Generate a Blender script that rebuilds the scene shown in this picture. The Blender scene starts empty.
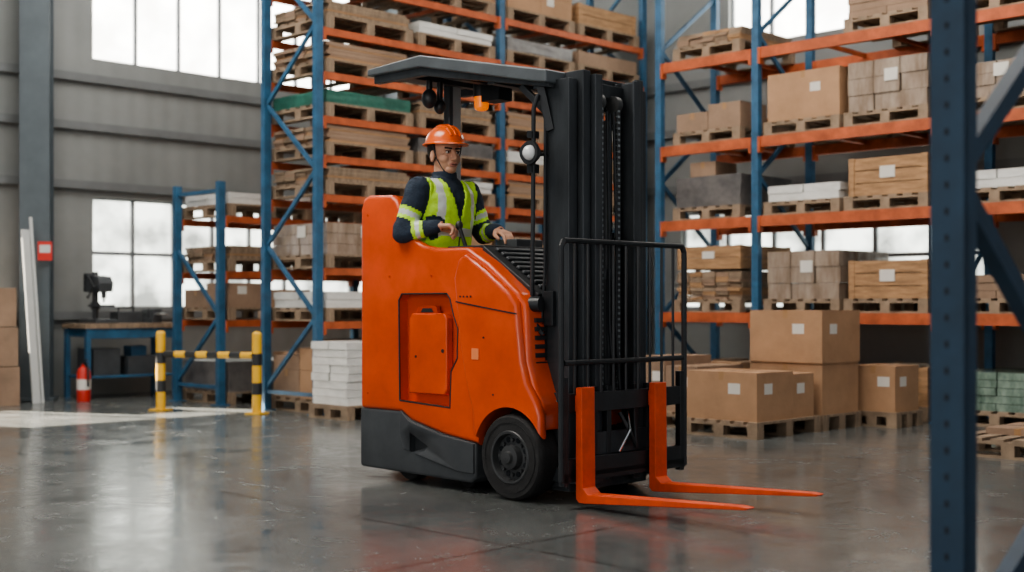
import bpy, bmesh, math, random
from mathutils import Vector, Matrix
random.seed(7)
C=bpy.context.scene.collection
R2=math.sqrt(.5)
def W(a,b,z=0): return Vector((R2*(a+b),R2*(b-a),z))
RZ=-math.pi/4

# ------------------------------------------------------------ materials
def mat(name,col,rough=.5,metal=0,var=0.0,vscale=6,bump=0.0,bscale=40,spec=.5,coat=0,emis=None,estr=0,rvar=0,stretch=(1,1,1),col2=None):
    m=bpy.data.materials.new(name); m.use_nodes=True
    nt=m.node_tree; b=nt.nodes['Principled BSDF']
    b.inputs['Base Color'].default_value=(*col,1); b.inputs['Roughness'].default_value=rough
    b.inputs['Metallic'].default_value=metal; b.inputs['Specular IOR Level'].default_value=spec
    b.inputs['Coat Weight'].default_value=coat
    if emis: b.inputs['Emission Color'].default_value=(*emis,1); b.inputs['Emission Strength'].default_value=estr
    tc=nt.nodes.new('ShaderNodeTexCoord'); mp=nt.nodes.new('ShaderNodeMapping'); mp.inputs['Scale'].default_value=stretch
    nt.links.new(tc.outputs['Object'],mp.inputs['Vector'])
    if var>0:
        n=nt.nodes.new('ShaderNodeTexNoise'); n.inputs['Scale'].default_value=vscale; n.inputs['Detail'].default_value=6
        n.inputs['Roughness'].default_value=.65
        nt.links.new(mp.outputs[0],n.inputs['Vector'])
        r=nt.nodes.new('ShaderNodeValToRGB'); r.color_ramp.elements[0].position=.3; r.color_ramp.elements[1].position=.7
        r.color_ramp.elements[0].color=(*[max(0,c*(1-var)) for c in col],1)
        r.color_ramp.elements[1].color=(*(col2 or [min(1,c*(1+var)) for c in col]),1)
        nt.links.new(n.outputs['Fac'],r.inputs['Fac']); nt.links.new(r.outputs['Color'],b.inputs['Base Color'])
        if rvar:
            mr=nt.nodes.new('ShaderNodeMapRange'); mr.inputs[1].default_value=.35; mr.inputs[2].default_value=.65; mr.inputs[3].default_value=rough-rvar; mr.inputs[4].default_value=rough+rvar
            nt.links.new(n.outputs['Fac'],mr.inputs[0]); nt.links.new(mr.outputs[0],b.inputs['Roughness'])
    if bump>0:
        n2=nt.nodes.new('ShaderNodeTexNoise'); n2.inputs['Scale'].default_value=bscale; n2.inputs['Detail'].default_value=4
        nt.links.new(mp.outputs[0],n2.inputs['Vector'])
        bp=nt.nodes.new('ShaderNodeBump'); bp.inputs['Strength'].default_value=bump; bp.inputs['Distance'].default_value=.02
        nt.links.new(n2.outputs['Fac'],bp.inputs['Height']); nt.links.new(bp.outputs[0],b.inputs['Normal'])
    return m
M={}
M['orange']=mat('orange_paint',(.64,.083,.019),.38,0,.16,3.2,coat=.18,rvar=.10)
M['orange_d']=mat('orange_recess_shade',(.48,.053,.014),.45,0,.1,3)  # darker copy of the body orange, recess shade put into the colour
M['forkor']=mat('fork_orange',(.66,.085,.025),.5,0,.18,8)
M['dgrey']=mat('dark_grey_paint',(.058,.064,.071),.5,0,.22,5)
M['black']=mat('black_steel',(.026,.029,.033),.38,.2,.25,6)
M['black2']=mat('mast_steel',(.060,.067,.075),.33,.4,.3,9,stretch=(1,1,.2))
M['plastic']=mat('black_plastic',(.025,.027,.03),.45,0)
M['rubber']=mat('rubber',(.022,.022,.023),.75,0,.35,12,.2,60)
M['rim']=mat('rim_grey',(.075,.078,.082),.45,.4,.2,10)
M['chrome']=mat('chrome',(.6,.62,.64),.15,1)
M['lens']=mat('lamp_lens',(.75,.78,.8),.12,0,coat=1)
M['amber']=mat('amber_lens',(1,.28,.02),.25,0,emis=(1,.22,.02),estr=.5)
M['greyroof']=mat('roof_grey',(.105,.12,.133),.4,.1,.15,5)
M['postgrey']=mat('post_grey',(.30,.33,.35),.45,.2,.1,5)
M['label']=mat('label_pale',(.8,.25,.1),.5)
M['blue']=mat('rack_blue',(.040,.115,.205),.5,.1,.3,6)
M['bluedark']=mat('rack_blue_dark',(.012,.036,.07),.5,.1,.2,6)
M['hole']=mat('slot_dark',(.004,.006,.01),.8)
M['beam']=mat('beam_orange',(.42,.105,.042),.6,.05,.35,5)
M['pallet']=mat('pallet_wood',(.25,.185,.13),.85,0,.4,5,.3,50,stretch=(1,6,1))
M['crate']=mat('crate_wood',(.36,.215,.115),.8,0,.35,5,.3,50,stretch=(1,1,6))
M['card']=mat('cardboard',(.38,.232,.138),.85,0,.14,3,.1,30)
M['card2']=mat('cardboard_dull',(.27,.185,.13),.85,0,.2,3,.1,30)
M['tape']=mat('packing_tape',(.34,.2,.1),.35)
M['paper']=mat('paper_label',(.62,.60,.56),.7)
M['wrap']=mat('shrink_wrap',(.62,.62,.60),.3,0,.14,5,.45,9,stretch=(1,1,2.5))
M['wrapb']=mat('shrink_wrap_over_cartons',(.25,.175,.125),.22,0,.25,3,.35,7,stretch=(2.5,2.5,.7),col2=(.40,.33,.27),coat=.6)
M['wrapg']=mat('shrink_wrap_green',(.08,.15,.12),.22,0,.4,4,.4,7,stretch=(2,2,1),col2=(.28,.36,.30))
M['wrapd']=mat('dark_tarp',(.10,.10,.105),.35,0,.3,5,.6,9,col2=(.17,.16,.155))
M['greent']=mat('green_tarp',(.03,.12,.09),.5,0,.3,6,.6,14)
M['wall']=mat('wall_metal',(.225,.238,.238),.6,.1,.12,.8)
M['girt']=mat('girt_grey',(.17,.182,.19),.55,.2,.1,3)
M['colm']=mat('column_grey',(.08,.10,.115),.5,.2,.15,3)
M['ceil']=mat('ceiling_metal',(.25,.26,.27),.8,0,.1,2)
M['frame']=mat('window_frame',(.24,.26,.28),.5,.2)
M['yellow']=mat('safety_yellow',(.68,.40,.04),.5,0,.1,5)
M['red']=mat('red_paint',(.5,.04,.03),.4)
M['white']=mat('white_board',(.50,.52,.52),.6,0,.05,3)
M['navy']=mat('navy_cloth',(.026,.04,.065),.9,0,.25,30,.4,120)
M['pants']=mat('work_trousers',(.02,.025,.035),.9,0,.2,30)
M['lime']=mat('hi_vis_lime',(.52,.82,.07),.8,0,.14,14,.5,28,emis=(.5,.9,.05),estr=.04)
M['refl']=mat('reflective_tape',(.64,.68,.66),.4,.2)
M['skin']=mat('skin',(.57,.315,.215),.58,0,.1,30)
M['lip']=mat('lips',(.40,.17,.13),.45)
M['hair']=mat('hair',(.012,.01,.009),.6)
M['hat']=mat('hard_hat_orange',(.84,.15,.03),.28,0,coat=.5)
M['eyew']=mat('eye_white',(.6,.58,.55),.3)
M['eyed']=mat('eye_dark',(.01,.008,.007),.2)
M['boot']=mat('boot_leather',(.02,.017,.015),.6)

def ribs(m,scale,strength=.6):
    nt=m.node_tree; b=nt.nodes['Principled BSDF']
    tc=nt.nodes.new('ShaderNodeTexCoord'); w=nt.nodes.new('ShaderNodeTexWave'); w.bands_direction='X'
    w.inputs['Scale'].default_value=scale; w.inputs['Distortion'].default_value=0
    nt.links.new(tc.outputs['Object'],w.inputs['Vector'])
    bp=nt.nodes.new('ShaderNodeBump'); bp.inputs['Strength'].default_value=strength; bp.inputs['Distance'].default_value=.02
    nt.links.new(w.outputs['Fac'],bp.inputs['Height']); nt.links.new(bp.outputs[0],b.inputs['Normal'])
ribs(M['wall'],1.3,.2)
def panemat(name,col,s,tr,lo=.55):
    m=bpy.data.materials.new(name); m.use_nodes=True; nt=m.node_tree; nt.nodes.clear()
    o=nt.nodes.new('ShaderNodeOutputMaterial'); t=nt.nodes.new('ShaderNodeBsdfTransparent'); t.inputs[0].default_value=(tr,tr,tr,1)
    e=nt.nodes.new('ShaderNodeEmission'); e.inputs[1].default_value=s
    n=nt.nodes.new('ShaderNodeTexNoise'); n.inputs['Scale'].default_value=1.6; n.inputs['Detail'].default_value=6
    tc=nt.nodes.new('ShaderNodeTexCoord'); nt.links.new(tc.outputs['Object'],n.inputs['Vector'])
    r=nt.nodes.new('ShaderNodeValToRGB'); r.color_ramp.elements[0].position=.38; r.color_ramp.elements[1].position=.6
    r.color_ramp.elements[0].color=(*[c*lo for c in col],1); r.color_ramp.elements[1].color=(*col,1)
    nt.links.new(n.outputs['Fac'],r.inputs['Fac']); nt.links.new(r.outputs['Color'],e.inputs[0])
    a=nt.nodes.new('ShaderNodeAddShader'); nt.links.new(t.outputs[0],a.inputs[0]); nt.links.new(e.outputs[0],a.inputs[1]); nt.links.new(a.outputs[0],o.inputs[0])
    return m
M['pane']=panemat('frosted_daylight_glass',(1,.965,.88),8.5,.0,.7)
M['pane_low']=panemat('daylight_glass_lower',(.92,.95,.86),2.6,.3,.25)
M['pane_clear']=panemat('clear_glass',(1,1,1),.2,.95,.6)

def floormat():
    m=bpy.data.materials.new('polished_concrete'); m.use_nodes=True; nt=m.node_tree; b=nt.nodes['Principled BSDF']
    tc=nt.nodes.new('ShaderNodeTexCoord')
    def noise(s,d=8,r=.6,dist=0,st=None):
        n=nt.nodes.new('ShaderNodeTexNoise'); n.inputs['Scale'].default_value=s; n.inputs['Detail'].default_value=d
        n.inputs['Roughness'].default_value=r; n.inputs['Distortion'].default_value=dist
        if st:
            mp=nt.nodes.new('ShaderNodeMapping'); mp.inputs['Scale'].default_value=st; nt.links.new(tc.outputs['Object'],mp.inputs['Vector']); nt.links.new(mp.outputs[0],n.inputs['Vector'])
        else: nt.links.new(tc.outputs['Object'],n.inputs['Vector'])
        return n
    n1=noise(.7,12,.74,1.0); n2=noise(9,10,.75)
    mx=nt.nodes.new('ShaderNodeMix'); mx.inputs[0].default_value=.4
    nt.links.new(n1.outputs['Fac'],mx.inputs[2]); nt.links.new(n2.outputs['Fac'],mx.inputs[3])
    n5=noise(1.4,10,.8,.4,(1,.16,1)); mx2=nt.nodes.new('ShaderNodeMix'); mx2.inputs[0].default_value=.35
    nt.links.new(mx.outputs[0],mx2.inputs[2]); nt.links.new(n5.outputs['Fac'],mx2.inputs[3])
    r=nt.nodes.new('ShaderNodeValToRGB'); r.color_ramp.elements[0].position=.40; r.color_ramp.elements[1].position=.60
    r.color_ramp.elements[0].color=(.072,.079,.080,1); r.color_ramp.elements[1].color=(.158,.167,.165,1)
    nt.links.new(mx2.outputs[0],r.inputs['Fac'])
    br=nt.nodes.new('ShaderNodeTexBrick'); br.offset=0; br.inputs['Scale'].default_value=1; br.inputs['Mortar Size'].default_value=.010
    br.inputs['Brick Width'].default_value=4.2; br.inputs['Row Height'].default_value=4.2
    br.inputs['Color1'].default_value=(1,1,1,1); br.inputs['Color2'].default_value=(1,1,1,1); br.inputs['Mortar'].default_value=(.35,.35,.35,1)
    nt.links.new(tc.outputs['Object'],br.inputs['Vector'])
    ml=nt.nodes.new('ShaderNodeMix'); ml.data_type='RGBA'; ml.blend_type='MULTIPLY'; ml.inputs[0].default_value=1
    nt.links.new(r.outputs['Color'],ml.inputs[6]); nt.links.new(br.outputs['Color'],ml.inputs[7]); nt.links.new(ml.outputs[2],b.inputs['Base Color'])
    n3=noise(2.0,12,.78,1.0)
    mr=nt.nodes.new('ShaderNodeMapRange'); mr.inputs[1].default_value=.38; mr.inputs[2].default_value=.64; mr.inputs[3].default_value=.12; mr.inputs[4].default_value=.30
    nt.links.new(n3.outputs['Fac'],mr.inputs[0]); nt.links.new(mr.outputs[0],b.inputs['Roughness'])
    b.inputs['Specular IOR Level'].default_value=.7
    n4=noise(4.5,5,.6)
    bp=nt.nodes.new('ShaderNodeBump'); bp.inputs['Strength'].default_value=.10; bp.inputs['Distance'].default_value=.013
    nt.links.new(n4.outputs['Fac'],bp.inputs['Height']); nt.links.new(bp.outputs[0],b.inputs['Normal'])
    return m
M['floor']=floormat()

# ------------------------------------------------------------ builder
class B:
    def __init__(s): s.bm=bmesh.new(); s.m=[]
    def mi(s,k):
        if k not in s.m: s.m.append(k)
        return s.m.index(k)
    def _add(s,vs,fs,k,T=None):
        i=s.mi(k); V=[s.bm.verts.new((T@Vector(v)) if T else v) for v in vs]
        for f in fs:
            try: F=s.bm.faces.new([V[j] for j in f]); F.material_index=i
            except ValueError: pass
    def box(s,x0,x1,y0,y1,z0,z1,k,T=None):
        vs=[(x,y,z) for x in(x0,x1) for y in(y0,y1) for z in(z0,z1)]
        s._add(vs,[(0,1,3,2),(4,6,7,5),(0,4,5,1),(2,3,7,6),(0,2,6,4),(1,5,7,3)],k,T)
    def bar(s,p0,p1,w,h,k,up=(0,0,1)):
        p0=Vector(p0);p1=Vector(p1);d=p1-p0;L=d.length;d.normalize();u=Vector(up)
        if abs(d.dot(u))>.98:u=Vector((1,0,0))
        y=u.cross(d).normalized();z=d.cross(y)
        T=Matrix.Translation(p0)@Matrix((d,y,z)).transposed().to_4x4()
        s.box(0,L,-w/2,w/2,-h/2,h/2,k,T)
    def cyl(s,p0,p1,r,k,seg=16,r2=None):
        p0=Vector(p0);p1=Vector(p1);d=(p1-p0).normalized();r2=r if r2 is None else r2
        u=Vector((0,0,1)) if abs(d.z)<.9 else Vector((1,0,0)); x=d.cross(u).normalized();y=d.cross(x)
        vs=[];
        for p,rr in((p0,r),(p1,r2)):
            for i in range(seg):
                t=2*math.pi*i/seg; vs.append(p+x*math.cos(t)*rr+y*math.sin(t)*rr)
        fs=[(i,(i+1)%seg,seg+(i+1)%seg,seg+i) for i in range(seg)]+[tuple(range(seg))[::-1],tuple(range(seg,2*seg))]
        s._add(vs,fs,k)
    def tube(s,pts,r,k,seg=10):
        for a,b in zip(pts[:-1],pts[1:]): s.cyl(a,b,r,k,seg)
        for p in pts[1:-1]: s.ell(p,(r,r,r),k,seg,6)
    def ell(s,c,r,k,seg=16,rings=10,T=None,zmin=-1):
        vs=[];c=Vector(c)
        L=[]
        for j in range(rings+1):
            ph=math.pi*j/rings
            z=max(math.cos(ph),zmin)
            rr=math.sin(ph) if math.cos(ph)>=zmin else math.sqrt(max(0,1-zmin*zmin))
            L.append((rr,z))
            if math.cos(ph)<zmin: break
        for rr,z in L:
            for i in range(seg):
                t=2*math.pi*i/seg; v=Vector((rr*math.cos(t)*r[0],rr*math.sin(t)*r[1],z*r[2]))
                if T: v=T@v
                vs.append(c+v)
        n=len(L); fs=[]
        for j in range(n-1):
            for i in range(seg): fs.append((j*seg+i,(j+1)*seg+i,(j+1)*seg+(i+1)%seg,j*seg+(i+1)%seg))
        fs.append(tuple(range((n-1)*seg,n*seg))[::-1]); fs.append(tuple(range(seg)))
        s._add(vs,fs,k)
    def prism(s,pts,lo,hi,k,axis='y'):
        n=len(pts)
        def P(p,h): return (p[0],h,p[1]) if axis=='y' else ((h,p[0],p[1]) if axis=='x' else (p[0],p[1],h))
        vs=[P(p,lo) for p in pts]+[P(p,hi) for p in pts]
        fs=[(i,(i+1)%n,n+(i+1)%n,n+i) for i in range(n)]+[tuple(range(n))[::-1],tuple(range(n,2*n))]
        s._add(vs,fs,k)
    def lathe(s,prof,c,k,seg=40,axis='y'):
        vs=[];c=Vector(c)
        for r,h in prof:
            for i in range(seg):
                t=2*math.pi*i/seg
                v=Vector((r*math.cos(t),h,r*math.sin(t))) if axis=='y' else Vector((r*math.cos(t),r*math.sin(t),h))
                vs.append(c+v)
        n=len(prof);fs=[]
        for j in range(n-1):
            for i in range(seg): fs.append((j*seg+i,j*seg+(i+1)%seg,(j+1)*seg+(i+1)%seg,(j+1)*seg+i))
        s._add(vs,fs,k)
    def loft(s,secs,k,seg=24):
        vs=[]
        for (cx,cy,z,rx,ry) in secs:
            for i in range(seg):
                t=2*math.pi*i/seg; vs.append((cx+rx*math.cos(t),cy+ry*math.sin(t),z))
        n=len(secs);fs=[(j*seg+i,j*seg+(i+1)%seg,(j+1)*seg+(i+1)%seg,(j+1)*seg+i) for j in range(n-1) for i in range(seg)]
        fs+=[tuple(range(seg))[::-1],tuple(range((n-1)*seg,n*seg))]
        s._add(vs,fs,k)
    def mesh(s,name,ang=35):
        bmesh.ops.recalc_face_normals(s.bm,faces=s.bm.faces[:])
        me=bpy.data.meshes.new(name); s.bm.to_mesh(me); s.bm.free()
        for k in s.m: me.materials.append(M[k])
        for p in me.polygons: p.use_smooth=True
        me.set_sharp_from_angle(angle=math.radians(ang))
        return me
    def obj(s,name,parent=None,loc=(0,0,0),rot=0,bevel=0,seg=2,ang=35):
        o=bpy.data.objects.new(name,s.mesh(name,ang)); C.objects.link(o)
        o.location=loc; o.rotation_euler=(0,0,rot)
        if parent: o.parent=parent
        if bevel: addbevel(o,bevel,seg)
        return o
def addbevel(o,w,seg=2):
    m=o.modifiers.new('b','BEVEL'); m.width=w; m.segments=seg; m.limit_method='ANGLE'; m.angle_limit=math.radians(30); m.harden_normals=True
def inst(name,me,loc,rot=RZ,parent=None):
    o=bpy.data.objects.new(name,me); C.objects.link(o); o.location=loc; o.rotation_euler=(0,0,rot)
    if parent:o.parent=parent
    return o
def empty(name,loc=(0,0,0),rot=0,sc=1):
    o=bpy.data.objects.new(name,None); C.objects.link(o); o.location=loc; o.rotation_euler=(0,0,rot); o.scale=(sc,sc,sc); return o
def apply_mods(o,keepmats=True):
    bpy.context.view_layer.update()
    dg=bpy.context.evaluated_depsgraph_get(); e=o.evaluated_get(dg)
    me=bpy.data.meshes.new_from_object(e,preserve_all_data_layers=True,depsgraph=dg)
    o.modifiers.clear(); o.data=me; return me
def boolean(o,cutB):
    c=bpy.data.objects.new('cut',cutB.mesh('cut')); C.objects.link(c)
    if o.parent: c.parent=o.parent
    m=o.modifiers.new('x','BOOLEAN'); m.operation='DIFFERENCE'; m.solver='EXACT'; m.object=c
    apply_mods(o); bpy.data.objects.remove(c)

# ------------------------------------------------------------ room
b=B(); b.box(-16.5,8,-14,15,-.2,0,'floor'); b.obj('floor',rot=RZ)
b=B(); b.box(-15.3,6,-4,13.5,8,8.2,'ceil')
for a in range(-15,6,3): b.box(a,a+.2,-4,13.4,7.6,8,'colm')
b.obj('ceiling',rot=RZ)
def wallpiece(b,lo,hi,z0,z1): b.box(lo,hi,-.12,.12,z0,z1,'wall')
def wall(name,lo,hi,rows,loc,rot,inward):
    b=B(); z=0
    for z0,z1,wins in rows:
        wallpiece(b,lo,hi,z,z0); x=lo
        for w0,w1 in wins: wallpiece(b,x,w0,z0,z1); x=w1
        wallpiece(b,x,hi,z0,z1); z=z1
    wallpiece(b,lo,hi,z,8)
    s=inward
    for zz in (1.0,2.62,3.35,3.95,6.1,7): 
        y0,y1=sorted((s*.12,s*.2)); b.box(lo,hi,y0,y1,zz-.06,zz+.04,'girt')
    return b.obj(name,loc=loc,rot=rot)
wc=[0]
def window(x0,x1,z0,z1,loc,rot,pane,step=.75,mid=True):
    wc[0]+=1; b=B(); f=.045
    n=max(1,round((x1-x0)/step))
    b.box(x0,x1,-.01,.01,z0,z1,pane)
    for i in range(n+1):
        x=x0+(x1-x0)*i/n; b.box(x-f/2,x+f/2,-.05,.05,z0,z1,'frame')
    for z in ([z0,(z0+z1)/2,z1] if mid else [z0,z1]): b.box(x0,x1,-.05,.05,z-f/2,z+f/2,'frame')
    b.obj('window_%d'%wc[0],loc=loc,rot=rot)
LW=W(-15.16,0); rl=math.pi/4
wall('wall_left',-13.5,13.3,[(1.08,2.47,[(3.2,6.1),(7.62,12.9)]),(4.2,5.9,[(7.62,12.0)])],LW,rl,-1)
window(3.2,6.1,1.08,2.47,LW,rl,'pane_clear',1.5,False)  # unseen window, added so the sun lays a patch on the floor
window(7.62,12.9,1.08,2.47,LW,rl,'pane_low',.6); window(7.62,12.0,4.2,5.9,LW,rl,'pane',.62,False)
BW=W(0,13.42)
wall('wall_back',-15,5,[(1.08,2.3,[(-10.2,-6.1)]),(4.35,5.9,[(-9.45,-7.7)])],BW,RZ,-1)
window(-10.2,-6.1,1.08,2.3,BW,RZ,'pane_low',.7); window(-9.45,-7.7,4.35,5.9,BW,RZ,'pane',.6,False)
def column(a,bb,rot=RZ):
    b=B(); b.box(-.17,.17,-.17,-.14,0,8,'colm'); b.box(-.17,.17,.14,.17,0,8,'colm'); b.box(-.015,.015,-.14,.14,0,8,'colm')
    b.box(-.22,.22,-.22,.22,0,.03,'colm'); return b.obj('steel_column',loc=W(a,bb),rot=rot,bevel=.004)
column(-14.7,6.74,0.2); column(-14.75,12.4); column(-4.5,13.0)

# ------------------------------------------------------------ racks
def rack(x0s,depth,levels,top,col='blue',zb=.1):
    b=B(); w=.085
    for x in x0s:
        for y in (0,depth):
            b.box(x-w/2,x+w/2,y-.035,y+.035,.01,top,col); b.box(x-.08,x+.08,y-.07,y+.07,0,.012,col)
        z=.25;f=0
        while z+.75<top:
            y0,y1=(0.02,depth-.02) if f else (depth-.02,.02)
            b.bar((x,y0,z),(x,y1,z+.75),.045,.03,col,(1,0,0)); z+=.75; f=1-f
        b.bar((x,0,.2),(x,depth,.2),.04,.03,col,(1,0,0)); b.bar((x,0,top-.1),(x,depth,top-.1),.04,.03,col,(1,0,0))
    for xa,xb in zip(x0s[:-1],x0s[1:]):
        for z in levels:
            for y in (-.01,depth+.01):
                b.box(xa+w/2,xb-w/2,y-.025,y+.025,z-zb,z,'beam')
                for x in(xa+w/2,xb-w/2-.03): b.box(x,x+.03,y-.04,y+.04,z-zb-.06,z-.002,'beam')
            n=3
            for i in range(1,n): 
                x=xa+(xb-xa)*i/n; b.box(x-.02,x+.02,.02,depth-.02,z-.045,z-.006,'beam')
    return b
rack([0,2.6,5.2],.92,[.95,1.5,2.25,2.65,3.05,3.5,3.95,4.45],6.0,zb=.075).obj('pallet_rack',loc=W(-10.59,7.8),rot=math.pi/4)
rack([0,2.6,5.2],.92,[.95,1.5,2.12],2.5,zb=.075).obj('pallet_rack',loc=W(-12.4,7.8),rot=math.pi/4)
LB=[1.04,2.06,2.9,3.84]
rack([0,1.3,3.37,6.1],1.05,LB,6.0,zb=.11).obj('pallet_rack',loc=W(-9.07,11.44),rot=RZ)
b=B(); w=.10
for y in(0,1.0):
    b.box(-w/2,w/2,y-.012,y+.012,.01,4.6,'bluedark'); b.box(-w/2,-w/2+.012,y,y+.07,.01,4.6,'bluedark'); b.box(w/2-.012,w/2,y,y+.07,.01,4.6,'bluedark')
    b.box(-.09,.09,y-.06,y+.12,0,.012,'bluedark')
    z=.1
    while z<4.5:
        b.box(-.005,.005,y-.0135,y-.0115,z,z+.018,'hole')
        z+=.075
for p,q in (((.04,1.47),(1.04,.70)),((.04,1.50),(1.04,2.28)),((1.04,2.32),(.04,3.1)),((1.04,.66),(.04,.1)),((.04,3.14),(1.04,3.9))):
    b.bar((0,p[0],p[1]),(0,q[0],q[1]),.06,.05,'bluedark',(1,0,0))
b.obj('rack_upright_frame',loc=(1.235,3.62,0),rot=RZ)

# ------------------------------------------------------------ loads
def pallet_b(b,sx,sy,z=0,k='pallet'):
    n=6
    for i in range(n):
        x=-sx/2+(sx-.1)*i/(n-1); b.box(x,x+.1,-sy/2,sy/2,z+.12,z+.142,k)
    for y in(-sy/2,-.05,sy/2-.1):
        b.box(-sx/2,sx/2,y,y+.1,z+.1,z+.12,k)
        for x in(-sx/2,-.05,sx/2-.1): b.box(x,x+.1,y,y+.1,z+.02,z+.1,k)
        b.box(-sx/2,sx/2,y,y+.1,z,z+.02,k)
def pallet_mesh(sx,sy): b=B(); pallet_b(b,sx,sy); return b.mesh('pallet')
PM=pallet_mesh(1.0,1.16); PMB=pallet_mesh(.9,1.08); PH=.142
def boxb(b,x0,x1,y0,y1,z0,z1,k='card'):
    b.box(x0,x1,y0,y1,z0,z1,k); e=.0015; xm=(x0+x1)/2; ym=(y0+y1)/2
    b.box(xm-.025,xm+.025,y0-e,y1+e,z1-.07,z1+e,'tape')
    b.box(x0-e,x1+e,ym-.002,ym+.002,z1-.001,z1+e,'hole')
    h=z1-z0
    if h>.22 and random.random()<.6:
        b.box(x0+(x1-x0)*.6,x0+(x1-x0)*.6+.12,y0-e,y0,z0+h*.55,z0+h*.55+.09,'paper')
    if h>.22 and random.random()<.6:
        b.box(x1,x1+e,y0+(y1-y0)*.2,y0+(y1-y0)*.2+.12,z0+h*.55,z0+h*.55+.09,'paper')
def m_boxes(sx,sy,h,nx,ny,nz,k='card'):
    b=B()
    for i in range(nx):
        for j in range(ny):
            for l in range(nz):
                dz=-h/nz*random.choice([0,0,.25,.5]) if (l==nz-1 and nx*ny>2) else 0
                kk=random.choice([k,k,'card','card2']) if nx*ny*nz>1 else k
                boxb(b,-sx/2+sx*i/nx+.004,-sx/2+sx*(i+1)/nx-.004,-sy/2+sy*j/ny+.004,-sy/2+sy*(j+1)/ny-.004,h*l/nz,h*(l+1)/nz-.003+dz,kk)
    return b.mesh('cardboard_boxes')
def m_wrap(sx,sy,h,k='wrap'):
    b=B(); bm=b.bm; b.mi(k)
    b.box(-sx/2,sx/2,-sy/2,sy/2,0,h,k)
    bmesh.ops.subdivide_edges(bm,edges=bm.edges[:],cuts=6,use_grid_fill=True)
    for v in bm.verts:
        if v.co.z>.02:
            v.co.x+=random.uniform(-.006,.006); v.co.y+=random.uniform(-.006,.006); v.co.z+=random.uniform(-.008,0)
    return b.mesh('wrapped',80)
def m_layers(sx,sy,h,k='wrap',lh=.075,nx=2,label=False):
    b=B(); n=max(1,round(h/lh))
    for i in range(n):
        for j in range(nx):
            for l in range(nx):
                o=random.uniform(-.008,.008)
                b.box(-sx/2+j*sx/nx+o+.005,-sx/2+(j+1)*sx/nx+o-.005,-sy/2+l*sy/nx+o+.005,-sy/2+(l+1)*sy/nx+o-.005,h*i/n,h*(i+1)/n-.004,k)
    if label:
        b.box(sx/2+.004,sx/2+.012,-.12,.02,h*.55,h*.55+.12,'paper'); b.box(-.02,.12,-sy/2-.012,-sy/2-.004,h*.55,h*.55+.12,'paper')
    return b.mesh('bags')
def m_crate(sx,sy,h):
    b=B(); n=max(2,int(h/.1)); 
    b.box(-sx/2+.02,sx/2-.02,-sy/2+.02,sy/2-.02,0,h-.01,'pallet')
    for i in range(n):
        z0=h*i/n+.004; z1=h*(i+1)/n-.006
        b.box(-sx/2+.005,sx/2-.005,-sy/2+.005,-sy/2+.02,z0,z1,'crate'); b.box(-sx/2+.005,sx/2-.005,sy/2-.02,sy/2-.005,z0,z1,'crate')
        b.box(-sx/2+.005,-sx/2+.02,-sy/2,sy/2,z0,z1,'crate'); b.box(sx/2-.02,sx/2-.005,-sy/2,sy/2,z0,z1,'crate')
    for x in(-sx/2,sx/2-.06):
        for y in(-sy/2-.004,sy/2-.01): b.box(x,x+.06,y,y+.014,0,h,'crate')
    for y in(-sy/2,sy/2-.06):
        for x in(-sx/2-.004,sx/2-.01): b.box(x,x+.014,y,y+.06,0,h,'crate')
    b.box(-.08,.08,-sy/2-.004,-sy/2+.004,h*.45,h*.75,'paper')
    return b.mesh('wooden_crate')
def m_boards(sx,sy,h,k='pallet'):
    b=B(); z=0
    while z<h-.02:
        t=random.choice([.02,.03,.04]); o=random.uniform(-.02,.02); n=5
        for i in range(n):
            x0=-sx/2+sx*i/n; oo=o+random.uniform(-.02,.02); b.box(x0+.004,x0+sx/n-.004,-sy/2+oo+.02,sy/2+oo-.02,z,z+t-.003,random.choice([k,'pallet','crate','card2']) )
        z+=t
    return b.mesh('board_stack')
def put(name,me,a,bb,z,rot=None):
    return inst(name,me,W(a,bb,z),RZ if rot is None else RZ+rot)
def defs(sx,sy):
    return {
 'bx1':('cardboard_box',m_boxes(sx,sy,.50,1,1,1)),
 'bx2':('cardboard_box_stack',m_boxes(sx,sy,.46,2,2,2)),
 'bx5':('cardboard_box_stack',m_boxes(sx,sy,.36,3,3,2)),
 'bx3':('cardboard_box_stack',m_boxes(sx,sy,.28,2,2,1,'card2')),
 'bx6':('cardboard_box_stack',m_boxes(sx,sy,.24,3,4,1,'card2')),
 'bx4':('cardboard_box_stack',m_boxes(sx,sy,.60,2,2,2,'card2')),
 'wrb':('shrink_wrapped_load',m_layers(sx,sy,.50,'wrapb',.17,3,True)),
 'wrs':('shrink_wrapped_load',m_layers(sx,sy,.33,'wrapb',.11,2,True)),
 'wrl':('bagged_load',m_layers(sx,sy,.17)),
 'wrg':('shrink_wrapped_load',m_layers(sx,sy,.36,'wrapg')),
 'wrd':('tarp_covered_load',m_wrap(sx,sy,.34,'wrapd')),
 'gt':('green_tarp_load',m_wrap(sx,sy,.14,'greent')),
 'cr':('wooden_crate',m_crate(sx-.02,sy-.02,.38)),
 'crs':('wooden_crate',m_crate(sx-.02,sy-.02,.26)),
 'bd':('board_stack',m_boards(sx,sy,.16)),
 'bd2':('board_stack',m_boards(sx,sy,.19,'card2')),
 'bdt':('board_stack',m_boards(sx,sy,.32)),
 'fl':('flat_carton_stack',m_boxes(sx,sy,.17,1,2,1,'card2')),
 'flw':('bagged_load',m_layers(sx,sy,.13)),
 'flt':('board_stack',m_layers(sx,sy,.22,'card2')),
 'fld':('tarp_covered_load',m_wrap(sx,sy,.16,'wrapd')),
}
LA=defs(.95,1.12); LBd=defs(.86,1.0)
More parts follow.
